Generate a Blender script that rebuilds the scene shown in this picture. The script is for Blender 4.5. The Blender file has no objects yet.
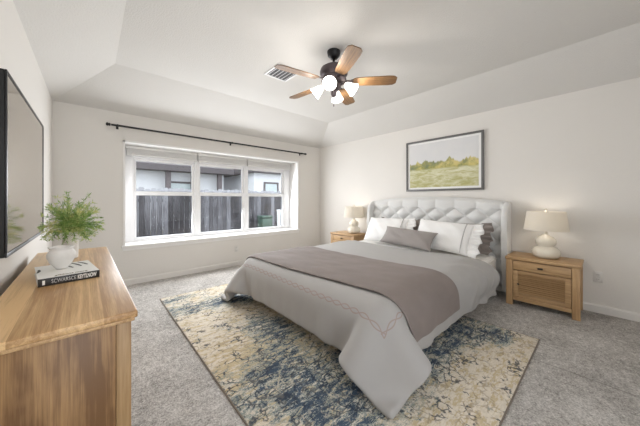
import bpy, bmesh, math, random
import numpy as np
from mathutils import Vector, Matrix, Euler
PI = math.pi
random.seed(7)
S = bpy.context.scene
COL = S.collection

# ------------------------------------------------------------------ camera, world, sun, exposure
cam_d = bpy.data.cameras.new('camera')
cam = bpy.data.objects.new('camera', cam_d); COL.objects.link(cam)
cam.location = (0, 0, 1.22)
cam.rotation_euler = (PI/2, 0, math.radians(-41.9))
cam_d.sensor_width = 36; cam_d.lens = 255*36/640
cam_d.shift_y = -13.5/640
cam_d.clip_start = 0.02
S.camera = cam
S.view_settings.view_transform = 'Standard'
S.view_settings.look = 'None'
S.view_settings.gamma = 1
S.view_settings.use_curve_mapping = False
S.view_settings.exposure = 0.70
S.cycles.use_denoising = True
S.cycles.max_bounces = 10
S.cycles.diffuse_bounces = 6
S.cycles.sample_clamp_indirect = 6

W = bpy.data.worlds.new('overcast_sky'); S.world = W; W.use_nodes = True
bg = W.node_tree.nodes['Background']
bg.inputs[0].default_value = (0.93, 0.96, 1.0, 1); bg.inputs[1].default_value = 2.5

def area_light(name, loc, rot, sx, sy, power, col):
    l = bpy.data.lights.new(name, 'AREA'); l.shape = 'RECTANGLE'; l.size = sx; l.size_y = sy
    l.energy = power; l.color = col
    o = bpy.data.objects.new(name, l); COL.objects.link(o); o.location = loc; o.rotation_euler = rot
    return o
# daylight that falls through the big window
area_light('window_daylight', (1.88, 4.815, 1.22), (math.radians(-80), 0, 0), 2.9, 1.15, 66, (0.95, 0.97, 1.0))

# ------------------------------------------------------------------ material helpers
class NT:
    def __init__(s, name):
        m = bpy.data.materials.new(name); m.use_nodes = True
        s.m = m; s.t = m.node_tree; s.n = s.t.nodes
        s.b = s.n['Principled BSDF']; s.out = s.n['Material Output']
    def link(s, a, b): s.t.links.new(a, b)
    def add(s, typ, **kw):
        n = s.n.new(typ)
        for k, v in kw.items(): setattr(n, k, v)
        return n
    def put(s, sock, v):
        if hasattr(v, 'is_output'): s.link(v, sock)
        else: sock.default_value = v
    def co(s, kind='Object', scale=(1,1,1), loc=(0,0,0), rot=(0,0,0)):
        c = s.add('ShaderNodeTexCoord'); m = s.add('ShaderNodeMapping')
        s.link(c.outputs[kind], m.inputs[0])
        m.inputs['Scale'].default_value = scale; m.inputs['Location'].default_value = loc; m.inputs['Rotation'].default_value = rot
        return m.outputs[0]
    def noise(s, vec, scale=5, detail=4, rough=.55, dist=0):
        n = s.add('ShaderNodeTexNoise'); s.link(vec, n.inputs['Vector'])
        n.inputs['Scale'].default_value = scale; n.inputs['Detail'].default_value = detail
        n.inputs['Roughness'].default_value = rough; n.inputs['Distortion'].default_value = dist
        return n.outputs[0]
    def ramp(s, fac, stops, interp='LINEAR'):
        r = s.add('ShaderNodeValToRGB'); s.link(fac, r.inputs[0]); e = r.color_ramp.elements
        r.color_ramp.interpolation = interp
        while len(e) < len(stops): e.new(.5)
        for k, (p, c) in enumerate(stops):
            e[k].position = p; e[k].color = (c[0], c[1], c[2], 1) if not isinstance(c, (int, float)) else (c, c, c, 1)
        return r.outputs[0]
    def math(s, op, a, b=0.0, clamp=False):
        n = s.add('ShaderNodeMath', operation=op, use_clamp=clamp)
        s.put(n.inputs[0], a); s.put(n.inputs[1], b)
        return n.outputs[0]
    def mix(s, fac, a, b, mode='MIX'):
        n = s.add('ShaderNodeMix', data_type='RGBA', blend_type=mode)
        s.put(n.inputs[0], fac)
        for sock, v in ((n.inputs[6], a), (n.inputs[7], b)):
            if isinstance(v, tuple): v = (v[0], v[1], v[2], 1)
            s.put(sock, v)
        return n.outputs[2]
    def sep(s, vec):
        n = s.add('ShaderNodeSeparateXYZ'); s.link(vec, n.inputs[0]); return n.outputs
    def step(s, x, lo, hi):
        n = s.add('ShaderNodeMapRange', interpolation_type='SMOOTHSTEP')
        s.put(n.inputs[0], x); n.inputs[1].default_value = lo; n.inputs[2].default_value = hi
        return n.outputs[0]
    def bump(s, h, strength=.3, dist=.01):
        n = s.add('ShaderNodeBump'); s.link(h, n.inputs['Height'])
        n.inputs['Strength'].default_value = strength; n.inputs['Distance'].default_value = dist
        s.link(n.outputs[0], s.b.inputs['Normal'])
    def color(s, c): s.put(s.b.inputs['Base Color'], c if not isinstance(c, tuple) else (c[0], c[1], c[2], 1))
    def set(s, **kw):
        for k, v in kw.items(): s.b.inputs[k.replace('_', ' ')].default_value = v
        return s

def plain(name, c, rough=.5, metal=0, var=.06, nscale=30, bump=0):
    m = NT(name); v = m.co()
    n = m.noise(v, nscale, 3)
    m.color(m.mix(n, tuple(x*(1-var) for x in c), tuple(min(1, x*(1+var)) for x in c)))
    m.set(Roughness=rough, Metallic=metal)
    if bump: m.bump(n, bump, .004)
    return m.m

def fabric(name, c, weave=350, var=.05, rough=.9, sheen=.15, bump=.25):
    m = NT(name); v = m.co()
    n = m.noise(v, 6, 4); w = m.noise(v, weave, 2)
    f = m.math('ADD', m.math('MULTIPLY', n, .6), m.math('MULTIPLY', w, .4))
    m.color(m.mix(f, tuple(x*(1-var*2) for x in c), tuple(min(1, x*(1+var*2)) for x in c)))
    m.set(Roughness=rough); m.b.inputs['Sheen Weight'].default_value = sheen
    m.bump(w, bump, .002)
    return m.m

def wood(name, dark, light, axis='x', scale=1, rough=.42, rings=0, boards=0, seed=0):
    m = NT(name)
    sc = {'x': (1.1, 36, 36), 'y': (36, 1.1, 36), 'z': (36, 36, 1.1)}[axis]
    v = m.co(scale=tuple(a*scale for a in sc), loc=(seed, seed*.7, seed*.3))
    n = m.noise(v, 1.6, 5, .6, .6)
    fine = m.noise(m.co(scale=tuple(a*scale*3 for a in sc)), 3, 3, .6)
    slow = m.noise(m.co(scale=tuple((1 if a > 2 else .3)*5 for a in sc), loc=(seed, 1, seed)), 1.3, 2)
    f = m.math('ADD', m.math('ADD', m.math('MULTIPLY', n, .62), m.math('MULTIPLY', fine, .22)), m.math('MULTIPLY', slow, .21))
    if rings:
        wv = m.co(scale={'x': (.35, 1, 1), 'y': (1, .35, 1), 'z': (1, 1, .3)}[axis], loc=(.13, 0, -.05))
        w = m.add('ShaderNodeTexWave', wave_type='RINGS', rings_direction='SPHERICAL')
        m.link(wv, w.inputs['Vector']); w.inputs['Scale'].default_value = rings; w.inputs['Distortion'].default_value = 3.0
        w.inputs['Detail'].default_value = 3; w.inputs['Detail Scale'].default_value = 2.0
        f = m.math('ADD', m.math('MULTIPLY', f, .82), m.math('MULTIPLY', w.outputs['Fac'], .17))
    if boards:
        ax = {'x': 1, 'y': 0, 'z': 0}[axis]
        p = m.sep(m.co())[ax]
        idx = m.math('FLOOR', m.math('MULTIPLY', m.math('ADD', p, 5), boards))
        wn = m.add('ShaderNodeTexWhiteNoise', noise_dimensions='1D'); m.link(idx, wn.inputs['W'])
        f = m.math('ADD', f, m.math('MULTIPLY', m.math('SUBTRACT', wn.outputs[0], .5), .3))
    mid = tuple((a+b)/2 for a, b in zip(dark, light))
    m.color(m.ramp(f, [(.39, dark), (.52, mid), (.64, light)]))
    m.set(Roughness=rough)
    m.bump(fine, .12, .003)
    return m.m

M = {}
def wall_mat(name, c, tex=.25):
    m = NT(name); v = m.co(); n = m.noise(v, 90, 3); b = m.noise(v, 1.5, 2)
    m.color(m.mix(b, tuple(x*.985 for x in c), tuple(x*1.01 for x in c)))
    m.set(Roughness=.85); m.bump(n, tex, .006); return m.m
M['wall'] = wall_mat('wall_paint', (.695, .672, .638))
M['ceil'] = wall_mat('ceiling_texture', (.635, .62, .595), .7)
M['trim'] = plain('white_trim_paint', (.78, .77, .755), .35, var=.015)
M['base_paint'] = plain('baseboard_paint', (.70, .68, .65), .4, var=.015)
M['vinyl'] = plain('white_vinyl', (.80, .80, .81), .3, var=.01)

m = NT('carpet'); v = m.co()
n1 = m.noise(v, 90, 3, .8); n2 = m.noise(v, 2.6, 4, .65, .5); n3 = m.noise(v, 24, 3, .75)
f = m.math('ADD', m.math('MULTIPLY', n1, .55), m.math('ADD', m.math('MULTIPLY', n2, .25), m.math('MULTIPLY', n3, .32)))
CARPET = [(.44, (.225, .208, .19)), (.56, (.53, .505, .475)), (.67, (.82, .79, .755))]
sp = m.sep(v)
seam = m.math('MULTIPLY', m.math('SUBTRACT', 1.0, m.step(m.math('ABSOLUTE', m.math('SUBTRACT', sp[0], 2.52)), .004, .012)), m.math('LESS_THAN', sp[1], .4))
m.color(m.mix(m.math('MULTIPLY', seam, .45), m.ramp(f, CARPET), (.22, .2, .185)))
m.set(Roughness=.95); m.bump(m.math('ADD', n1, m.math('MULTIPLY', n3, .8)), .9, .02); M['carpet'] = m.m

OAK_D, OAK_L = (.33, .185, .075), (.60, .40, .205)
M['oak_x'] = wood('oak_grain_across', OAK_D, OAK_L, 'x')
M['oak_y'] = wood('oak_grain_along', OAK_D, OAK_L, 'y')
M['oak_z'] = wood('oak_grain_upright', OAK_D, OAK_L, 'z')
M['oak_top'] = wood('oak_top_planks', (.37, .205, .082), (.70, .47, .235), 'y', boards=9, rough=.35)
M['oak_end'] = wood('oak_end_panel', (.16, .078, .027), (.43, .255, .11), 'z', rings=9, boards=5.5, seed=3)
M['oak_post'] = wood('oak_post', (.24, .135, .055), (.40, .255, .12), 'z', seed=5)
M['night_y'] = wood('nightstand_oak_along', (.31, .18, .08), (.52, .34, .175), 'y', rough=.45)
M['night_z'] = wood('nightstand_oak_upright', (.31, .18, .08), (.50, .325, .165), 'z', rough=.45)
M['fan_wood'] = wood('fan_blade_oak', (.075, .036, .014), (.27, .145, .055), 'x', 1.5, .5)
M['knob'] = plain('dark_bronze_knob', (.035, .03, .028), .4, .7)
M['bronze'] = plain('antique_bronze', (.105, .085, .09), .35, .75, var=.25, nscale=20)
M['black'] = plain('black_satin_metal', (.012, .012, .013), .38, .3)
M['dark_plastic'] = plain('dark_plastic', (.008, .0075, .007), .6)
M['ceramic'] = plain('cream_glaze', (.72, .67, .57), .22, var=.06, nscale=5)
M['headboard'] = fabric('headboard_linen', (.66, .66, .65), 420, .03)
M['white_cloth'] = fabric('white_cotton', (.80, .795, .785), 300, .015, sheen=.05)
M['mattress'] = fabric('mattress_cloth', (.80, .785, .75), 200, .02)
M['taupe_cloth'] = fabric('taupe_cotton', (.26, .225, .205), 300, .05)
M['grey_cushion'] = fabric('grey_brown_linen', (.275, .25, .238), 260, .06)
M['throw'] = fabric('taupe_brushed_throw', (.195, .163, .15), 180, .09, sheen=.05, bump=.4)
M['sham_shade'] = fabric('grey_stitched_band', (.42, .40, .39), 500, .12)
M['plaster'] = plain('white_plaster', (.74, .725, .70), .7, var=.07, nscale=26, bump=.5)
M['stem'] = plain('plant_stem', (.16, .25, .06), .6)
M['paper'] = plain('white_book_cover', (.80, .79, .77), .4, var=.01)
M['pages'] = plain('book_pages', (.75, .72, .65), .8, var=.04, nscale=200)
M['spine'] = plain('black_book_spine', (.015, .014, .014), .4)
M['ink'] = plain('dark_ink', (.03, .03, .035), .5)
M['goldink'] = plain('olive_ink', (.16, .14, .07), .5)
M['white_ink'] = plain('white_ink', (.82, .82, .80), .5)
M['grey_ink'] = plain('grey_ink', (.55, .55, .54), .5)
M['outlet'] = plain('outlet_plate', (.66, .645, .62), .35, var=.01)
M['slot'] = plain('outlet_slot', (.06, .06, .06), .5)
M['blind'] = plain('blind_slat', (.73, .72, .70), .45, var=.04)
M['frame_grey'] = plain('picture_frame_grey', (.12, .117, .115), .45)
M['mat_board'] = plain('mat_board', (.80, .80, .79), .7, var=.01)
M['vent_dark'] = plain('vent_dark', (.07, .07, .075), .6)
M['roof_dark'] = plain('roof_fascia_dark', (.075, .065, .07), .8, var=.2)
M['siding'] = plain('pale_siding', (.62, .63, .66), .8, var=.05, nscale=8)
M['brick'] = plain('tan_wall', (.48, .44, .42), .9, var=.2, nscale=16)
M['house_glass'] = plain('house_window_glass', (.42, .48, .50), .1, var=.15, nscale=3)
M['post_brown'] = plain('porch_post_brown', (.10, .085, .09), .8, var=.2)
M['green_metal'] = plain('green_metal_box', (.045, .085, .065), .5, var=.1)
M['pvc'] = plain('white_pipe', (.70, .70, .71), .4, var=.03)
M['dirt'] = plain('yard_ground', (.20, .18, .13), .95, var=.4, nscale=6)

# foliage: greens and yellowish tips
m = NT('feathery_leaf'); oi = m.noise(m.co(), 16, 2)
m.color(m.ramp(oi, [(.34, (.13, .25, .06)), (.5, (.30, .45, .12)), (.64, (.62, .60, .24))]))
m.set(Roughness=.55); m.b.inputs['Subsurface Weight'].default_value = 0; M['leaf'] = m.m

# translucent lamp shade linen
def shade_mat(name, c, tl):
    m = NT(name); v = m.co(); n = m.noise(v, 260, 2)
    m.color(m.mix(n, tuple(x*.95 for x in c), tuple(x*1.04 for x in c))); m.set(Roughness=.9)
    tr = m.add('ShaderNodeBsdfTranslucent'); tr.inputs[0].default_value = tl + (1,)
    mx = m.add('ShaderNodeMixShader'); mx.inputs[0].default_value = .45
    m.link(m.b.outputs[0], mx.inputs[1]); m.link(tr.outputs[0], mx.inputs[2]); m.link(mx.outputs[0], m.out.inputs[0]); return m.m
M['shade'] = shade_mat('linen_lamp_shade', (.76, .73, .68), (.78, .74, .66))

def emit(name, c, st):
    m = NT(name); m.color(c); m.b.inputs['Emission Color'].default_value = c + (1,); m.b.inputs['Emission Strength'].default_value = st; return m.m
M['lit_glass'] = emit('lit_frosted_glass', (1.0, .97, .92), 1.25)
M['bulb'] = emit('lit_bulb', (1.0, .93, .82), 8)

m = NT('window_glass')
tr = m.add('ShaderNodeBsdfTransparent'); tr.inputs[0].default_value = (.93, .95, .96, 1)
gl = m.add('ShaderNodeBsdfGlossy'); gl.inputs['Roughness'].default_value = .02
fr = m.add('ShaderNodeFresnel'); fr.inputs[0].default_value = 1.45
mx = m.add('ShaderNodeMixShader'); m.link(fr.outputs[0], mx.inputs[0]); m.link(tr.outputs[0], mx.inputs[1]); m.link(gl.outputs[0], mx.inputs[2])
m.link(mx.outputs[0], m.out.inputs[0]); M['glass'] = m.m

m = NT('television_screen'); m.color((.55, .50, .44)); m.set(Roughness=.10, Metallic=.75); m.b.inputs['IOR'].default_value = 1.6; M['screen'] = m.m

# weathered fence boards
m = NT('weathered_fence_wood')
p = m.sep(m.co())
idx = m.math('FLOOR', m.math('DIVIDE', p[0], .152))
wn = m.add('ShaderNodeTexWhiteNoise', noise_dimensions='1D'); m.link(idx, wn.inputs['W'])
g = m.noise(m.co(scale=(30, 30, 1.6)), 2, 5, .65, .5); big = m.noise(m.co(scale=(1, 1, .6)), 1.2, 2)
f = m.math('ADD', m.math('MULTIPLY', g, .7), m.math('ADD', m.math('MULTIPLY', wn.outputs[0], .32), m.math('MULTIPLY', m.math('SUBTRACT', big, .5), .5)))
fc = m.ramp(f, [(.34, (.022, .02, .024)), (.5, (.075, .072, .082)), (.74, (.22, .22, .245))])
sunlit_tops = m.math('MULTIPLY', m.step(m.math('ADD', p[2], m.math('MULTIPLY', g, .25)), 1.84, 1.92), .7)   # sunlight on the weathered board tops, painted in as lighter grey
m.color(m.mix(sunlit_tops, fc, (.40, .40, .43))); m.set(Roughness=.9); M['fence'] = m.m

# duvet with an embroidered chain border (UV carries metres along the cloth)
def duvet_mat(u0, v0, v1):
    m = NT('duvet_cotton'); v = m.co(); n = m.noise(v, 5, 3); w = m.noise(v, 380, 2)
    base = m.mix(n, (.335, .324, .314), (.37, .358, .348))
    uv = m.add('ShaderNodeUVMap'); s = m.sep(uv.outputs[0])
    def chain(a, b):      # chain along b at offset a
        def strand(ph):
            sn = m.math('SINE', m.math('ADD', m.math('MULTIPLY', b, 2*PI/.17), ph))
            d = m.math('ABSOLUTE', m.math('SUBTRACT', a, m.math('MULTIPLY', sn, .013)))
            return m.math('SUBTRACT', 1.0, m.step(d, .0022, .005))
        return m.math('MAXIMUM', strand(0), strand(PI))
    inv = m.math('MULTIPLY', m.math('GREATER_THAN', s[1], v0-.012), m.math('LESS_THAN', s[1], v1+.012))
    c1 = m.math('MULTIPLY', chain(m.math('SUBTRACT', s[0], u0), s[1]), inv)
    inu = m.math('MULTIPLY', m.math('GREATER_THAN', s[0], u0-.012), m.math('LESS_THAN', s[0], u0+.5))
    c2 = m.math('MULTIPLY', m.math('MAXIMUM', chain(m.math('SUBTRACT', s[1], v0), s[0]), chain(m.math('SUBTRACT', s[1], v1), s[0])), inu)
    k = m.math('MULTIPLY', m.math('MAXIMUM', c1, c2), .55)
    m.color(m.mix(k, base, (.27, .16, .13)))
    m.set(Roughness=.85); m.b.inputs['Sheen Weight'].default_value = .1; m.bump(w, .15, .002)
    return m.m

# distressed rug (object origin at the rug's low corner, metres)
m = NT('distressed_rug'); v = m.co(); p = m.sep(v)
warp = m.noise(v, 3.5, 3)
streak = m.noise(m.co(scale=(3.0, 8.5, 1)), 2.6, 8, .76, .8)
fine = m.noise(m.co(scale=(16, 34, 1)), 5, 4, .75, .5)
def blob(cx, cy, rx, ry):
    dx = m.math('DIVIDE', m.math('SUBTRACT', p[0], cx), rx); dy = m.math('DIVIDE', m.math('SUBTRACT', p[1], cy), ry)
    d = m.math('ADD', m.math('MULTIPLY', dx, dx), m.math('MULTIPLY', dy, dy))
    return m.math('EXPONENT', m.math('MULTIPLY', d, -1.0))
def addall(l):
    r = l[0]
    for x in l[1:]: r = m.math('ADD', r, x)
    return r
blue = addall([blob(.35, 2.68, .75, .17), blob(.30, 1.12, .35, .30), blob(.8, .9, .45, .3), blob(1.35, .52, .75, .17), blob(2.0, .62, .35, .2), blob(.2, .55, .4, .25),
               blob(1.5, 2.6, .8, .3), blob(.62, 1.65, .25, .35), blob(2.05, .28, .16, .12), blob(.1, 3.1, .3, .10)])
bl_ = m.math('MINIMUM', blue, 1.0)
mask = m.math('ADD', m.math('MULTIPLY', bl_, .32), m.math('MULTIPLY', m.math('SUBTRACT', streak, .5), m.math('ADD', .75, m.math('MULTIPLY', bl_, 1.2))))
mask = m.math('ADD', mask, m.math('MULTIPLY', m.math('SUBTRACT', fine, .5), m.math('ADD', .45, m.math('MULTIPLY', bl_, .7))))
vor = m.add('ShaderNodeTexVoronoi', feature='DISTANCE_TO_EDGE')
wv = m.add('ShaderNodeVectorMath', operation='ADD'); sc = m.add('ShaderNodeVectorMath', operation='SCALE')
nt = m.add('ShaderNodeTexNoise'); m.link(v, nt.inputs['Vector']); nt.inputs['Scale'].default_value = 14; nt.inputs['Detail'].default_value = 2
m.link(nt.outputs['Color'], sc.inputs[0]); sc.inputs['Scale'].default_value = .12
m.link(v, wv.inputs[0]); m.link(sc.outputs[0], wv.inputs[1])
m.link(wv.outputs[0], vor.inputs['Vector']); vor.inputs['Scale'].default_value = 17
curl = m.math('SUBTRACT', 1.0, m.step(vor.outputs['Distance'], .03, .12))
curlm = m.math('MULTIPLY', curl, m.step(m.noise(v, 11, 3, .7), .45, .55))
mask = m.math('ADD', mask, m.math('MULTIPLY', curlm, .07))
patch = m.noise(m.co(loc=(1.7, .4, 0)), 2.3, 3, .6)
mask = m.math('ADD', mask, m.math('MULTIPLY', m.math('SUBTRACT', patch, .5), .55))
navy = m.step(mask, .31, .36); teal = m.step(mask, .15, .21)
gold = m.step(m.math('ADD', m.noise(m.co(scale=(2.6, 7, 1), loc=(4, 2, 0)), 3.0, 6, .78), m.math('MULTIPLY', m.math('ADD', blob(.42, 1.38, .35, .3), blob(1.2, .75, .8, .1)), .13)), .485, .57)
cream = m.mix(m.noise(m.co(scale=(7, 22, 1)), 4, 5, .7), (.40, .345, .265), (.84, .78, .68))
c = m.mix(m.math('MULTIPLY', gold, .65), cream, (.42, .32, .145))
c = m.mix(m.math('MULTIPLY', curlm, .55), c, (.24, .185, .125))
c = m.mix(m.math('MULTIPLY', teal, .75), c, m.mix(m.noise(v, 5, 3), (.11, .155, .165), (.24, .31, .31)))
c = m.mix(m.math('MULTIPLY', navy, .93), c, m.mix(m.noise(v, 8, 3), (.008, .014, .032), (.035, .075, .14)))
lc = m.math('MULTIPLY', m.math('MULTIPLY', curl, teal), m.step(m.noise(m.co(loc=(3, 3, 0)), 9, 2), .5, .6))
c = m.mix(m.math('MULTIPLY', lc, .6), c, (.60, .55, .44))
vein = m.math('MULTIPLY', curl, m.step(m.math('ADD', m.noise(m.co(loc=(7, 1, 0)), 7, 4, .7), m.math('MULTIPLY', bl_, .07)), .53, .58))
c = m.mix(m.math('MULTIPLY', vein, .8), c, (.02, .03, .05))
m.color(c); m.set(Roughness=.95); m.bump(fine, .3, .004); M['rug'] = m.m
M['rug_edge'] = fabric('rug_binding', (.16, .13, .10), 200, .1)

# landscape watercolour (object x = along, z = up, metres from centre)
m = NT('watercolour_landscape'); v = m.co(); p = m.sep(v)
nz = m.noise(m.co(scale=(1, 1, 1)), 7, 5, .65); nb = m.noise(m.co(scale=(1, 1, 3), loc=(2, 0, 1)), 6, 5, .7, .6)
sky = m.mix(m.noise(v, 4, 3), (.58, .59, .61), (.68, .67, .66))
z = p[2]; x = p[0]
gnd = m.ramp(m.math('ADD', m.math('MULTIPLY', nb, .8), m.math('MULTIPLY', z, .3)), [(.25, (.38, .36, .15)), (.40, (.58, .57, .38)), (.55, (.70, .69, .58))])
top = m.math('ADD', m.math('MULTIPLY', m.math('SUBTRACT', m.noise(m.co(scale=(1, 0, 0), loc=(.9, 0, 0)), 5.5, 5, .6), .5), .42), .055)
band = m.math('MULTIPLY', m.step(m.math('SUBTRACT', top, z), -.012, .014), m.step(m.math('ADD', z, m.math('MULTIPLY', nz, .07)), -.055, -.01))
treec = m.ramp(m.math('ADD', nz, m.math('MULTIPLY', m.math('SUBTRACT', x, .0), .10)), [(.32, (.08, .13, .07)), (.47, (.24, .24, .05)), (.62, (.55, .46, .15))])
c = m.mix(m.step(m.math('SUBTRACT', m.math('MULTIPLY', m.math('SUBTRACT', nb, .5), .06), z), .01, .03), sky, gnd)
c = m.mix(m.math('MULTIPLY', band, .92), c, treec)
m.color(c); m.set(Roughness=.6); M['picture'] = m.m

# ------------------------------------------------------------------ mesh helpers
def box(bm, x0, x1, y0, y1, z0, z1, bev=0, seg=2):
    r = bmesh.ops.create_cube(bm, size=1)
    vs = r['verts']
    for q in vs:
        q.co = Vector(((x0+x1)/2+q.co.x*(x1-x0), (y0+y1)/2+q.co.y*(y1-y0), (z0+z1)/2+q.co.z*(z1-z0)))
    if bev:
        es = list({e for q in vs for e in q.link_edges})
        bmesh.ops.bevel(bm, geom=es, offset=bev, segments=seg, profile=.5, affect='EDGES')
    return vs
def lathe(bm, prof, n=32, mat=None, cap0=True, cap1=True):
    rings = []
    for r, z in prof:
        ring = []
        for k in range(n):
            a = 2*PI*k/n; q = Vector((r*math.cos(a), r*math.sin(a), z))
            ring.append(bm.verts.new(mat @ q if mat else q))
        rings.append(ring)
    for a, b in zip(rings, rings[1:]):
        for k in range(n): bm.faces.new((a[k], a[(k+1) % n], b[(k+1) % n], b[k]))
    if cap0: bm.faces.new(rings[0][::-1])
    if cap1: bm.faces.new(rings[-1])
def tube(bm, pts, r, n=8, caps=True):
    pts = [Vector(p) for p in pts]; rings = []
    up = Vector((0, 0, 1))
    for i, p in enumerate(pts):
        t = (pts[min(i+1, len(pts)-1)]-pts[max(i-1, 0)]).normalized()
        a = t.cross(up)
        if a.length < 1e-3: a = t.cross(Vector((1, 0, 0)))
        a.normalize(); b = t.cross(a).normalized()
        rr = r[i] if isinstance(r, (list, tuple)) else r
        rings.append([bm.verts.new(p+rr*(math.cos(2*PI*k/n)*a+math.sin(2*PI*k/n)*b)) for k in range(n)])
    for a, b in zip(rings, rings[1:]):
        for k in range(n): bm.faces.new((a[k], a[(k+1) % n], b[(k+1) % n], b[k]))
    if caps: bm.faces.new(rings[0][::-1]); bm.faces.new(rings[-1])
def prism(bm, pts2, lo, hi, axis='z'):
    def V(a, b, c): return {'z': (a, b, c), 'y': (a, c, b), 'x': (c, a, b)}[axis]
    A = [bm.verts.new(V(a, b, lo)) for a, b in pts2]; B = [bm.verts.new(V(a, b, hi)) for a, b in pts2]
    n = len(pts2)
    for k in range(n): bm.faces.new((A[k], A[(k+1) % n], B[(k+1) % n], B[k]))
    bm.faces.new(A[::-1]); bm.faces.new(B)
def obj(name, bm, mat, parent=None, smooth=False, loc=None):
    bmesh.ops.recalc_face_normals(bm, faces=bm.faces)
    me = bpy.data.meshes.new(name); bm.to_mesh(me); bm.free()
    if smooth:
        for p in me.polygons: p.use_smooth = True
        if smooth == 'auto':
            me.set_sharp_from_angle(angle=math.radians(35))
    me.materials.append(M[mat] if isinstance(mat, str) else mat)
    o = bpy.data.objects.new(name, me); COL.objects.link(o)
    if parent: o.parent = parent
    if loc: o.location = loc
    return o
def tag(o, label, cat, group=None):
    o['label'] = label; o['category'] = cat
    if group: o['group'] = group
    return o
def thing(name, label, cat, loc=(0, 0, 0), rz=0, group=None):
    o = bpy.data.objects.new(name, None); COL.objects.link(o); o.empty_display_size = .1
    o.location = loc; o.rotation_euler = (0, 0, rz)
    return tag(o, label, cat, group)
def struct(name, bm, mat, parent=None, smooth=False):
    o = obj(name, bm, mat, parent, smooth)
    if not parent: o['kind'] = 'structure'
    return o
def bbox(name, mat, parent, b, bev=.003, seg=2):
    bm = bmesh.new(); box(bm, *b, bev=bev, seg=seg); return obj(name, bm, mat, parent, 'auto')
def dup(root, loc, rz=None, label=None):
    r = root.copy(); COL.objects.link(r); r.location = loc
    if rz is not None: r.rotation_euler = (0, 0, rz)
    if label: r['label'] = label
    for ch in list(root.children):
        c = ch.copy(); COL.objects.link(c); c.parent = r
        for g in list(ch.children):
            d = g.copy(); COL.objects.link(d); d.parent = c
    return r
def subsurf(o, lv=1):
    k = o.modifiers.new('subdivision', 'SUBSURF'); k.levels = lv; k.render_levels = lv; return o

# ------------------------------------------------------------------ room shell
XL, XR, YB, YN = -.357, 4.07, 4.54, -1.4
ZW, ZC = 2.44, 2.743
CX0, CX1, CY1 = .20, 3.513, 3.656         # flat part of the tray ceiling
WX0, WX1, WZ0, WZ1 = .347, 3.42, .54, 2.05  # window opening
WD = .42                                   # back wall thickness

bm = bmesh.new(); box(bm, XL-.1, XR+.1, YN, YB+.1, -.1, 0); struct('floor', bm, 'carpet')
bm = bmesh.new(); box(bm, XL-.12, XL, YN, YB+.12, 0, ZW); struct('wall_left', bm, 'wall')
bm = bmesh.new(); box(bm, XR, XR+.12, YN, YB+.12, 0, ZW); struct('wall_right', bm, 'wall')
bm = bmesh.new()
def wall_ring(y): return [(XL-.12, 0), (XR+.12, 0), (XR+.12, ZW), (XL-.12, ZW)], [(WX0, WZ0), (WX1, WZ0), (WX1, WZ1), (WX0, WZ1)]
o4, i4 = wall_ring(0)
F = [[bm.verts.new((a, y, b)) for a, b in o4]+[bm.verts.new((a, y, b)) for a, b in i4] for y in (YB, YB+WD)]
for s in F:
    for k in range(4): bm.faces.new((s[k], s[(k+1) % 4], s[4+(k+1) % 4], s[4+k]))
for k in range(4):
    bm.faces.new((F[0][k], F[1][k], F[1][(k+1) % 4], F[0][(k+1) % 4]))
    bm.faces.new((F[0][4+k], F[0][4+(k+1) % 4], F[1][4+(k+1) % 4], F[1][4+k]))
struct('wall_back', bm, 'wall')
bm = bmesh.new(); box(bm, 1.1, XR+.12, YN-.1, YN, 0, ZC+.05); struct('wall_light_block', bm, 'wall')  # unseen partial wall, added to cut front light on the room's right side
# tray ceiling: flat centre with sloped borders, 4 cm thick
bm = bmesh.new()
def ring(z): return [bm.verts.new(q) for q in ((CX0, YN, ZC+z), (CX1, YN, ZC+z), (CX1, CY1, ZC+z), (CX0, CY1, ZC+z), (XL, YN, ZW+z), (XR, YN, ZW+z), (XR, YB, ZW+z), (XL, YB, ZW+z))]
a, b = ring(0), ring(.06)
for r in (a, b):
    bm.faces.new((r[0], r[1], r[2], r[3])); bm.faces.new((r[4], r[0], r[3], r[7])); bm.faces.new((r[1], r[5], r[6], r[2])); bm.faces.new((r[3], r[2], r[6], r[7]))
for i, j in ((4, 0), (0, 1), (1, 5), (5, 6), (6, 7), (7, 4)): bm.faces.new((a[i], a[j], b[j], b[i]))
struct('ceiling', bm, 'ceil')
def base_prof(): return [(0, 0), (.014, 0), (.014, .07), (.006, .085), (0, .085)]
bm = bmesh.new(); prism(bm, [(YB-d, z) for d, z in base_prof()], XL, XR, 'x'); struct('baseboard_back', bm, 'base_paint')
bm = bmesh.new(); prism(bm, [(XR-d, z) for d, z in base_prof()], YN, YB-.014, 'y'); struct('baseboard_right', bm, 'base_paint')
bm = bmesh.new(); prism(bm, [(XL+d, z) for d, z in base_prof()], YN, YB-.014, 'y'); struct('baseboard_left', bm, 'base_paint')

# window surround: painted return lining, stool and slim casing edge
bm = bmesh.new()
t = .012
box(bm, WX0, WX0+t, YB-.008, YB+.30, WZ0, WZ1); box(bm, WX1-t, WX1, YB-.008, YB+.30, WZ0, WZ1); box(bm, WX0, WX1, YB-.008, YB+.30, WZ1-t, WZ1)
box(bm, WX0-.012, WX0+t, YB-.010, YB-.0, WZ0, WZ1+.012); box(bm, WX1-t, WX1+.012, YB-.010, YB, WZ0, WZ1+.012); box(bm, WX0-.012, WX1+.012, YB-.010, YB, WZ1-t, WZ1+.014)
struct('trim_1', bm, 'trim')
bm = bmesh.new(); box(bm, WX0-.03, WX1+.03, YB-.035, YB+.32, WZ0-.005, WZ0+.028, .006)
box(bm, WX0-.02, WX1+.02, YB-.014, YB-.001, WZ0-.05, WZ0-.006, .003); struct('trim_2', bm, 'trim')

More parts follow.
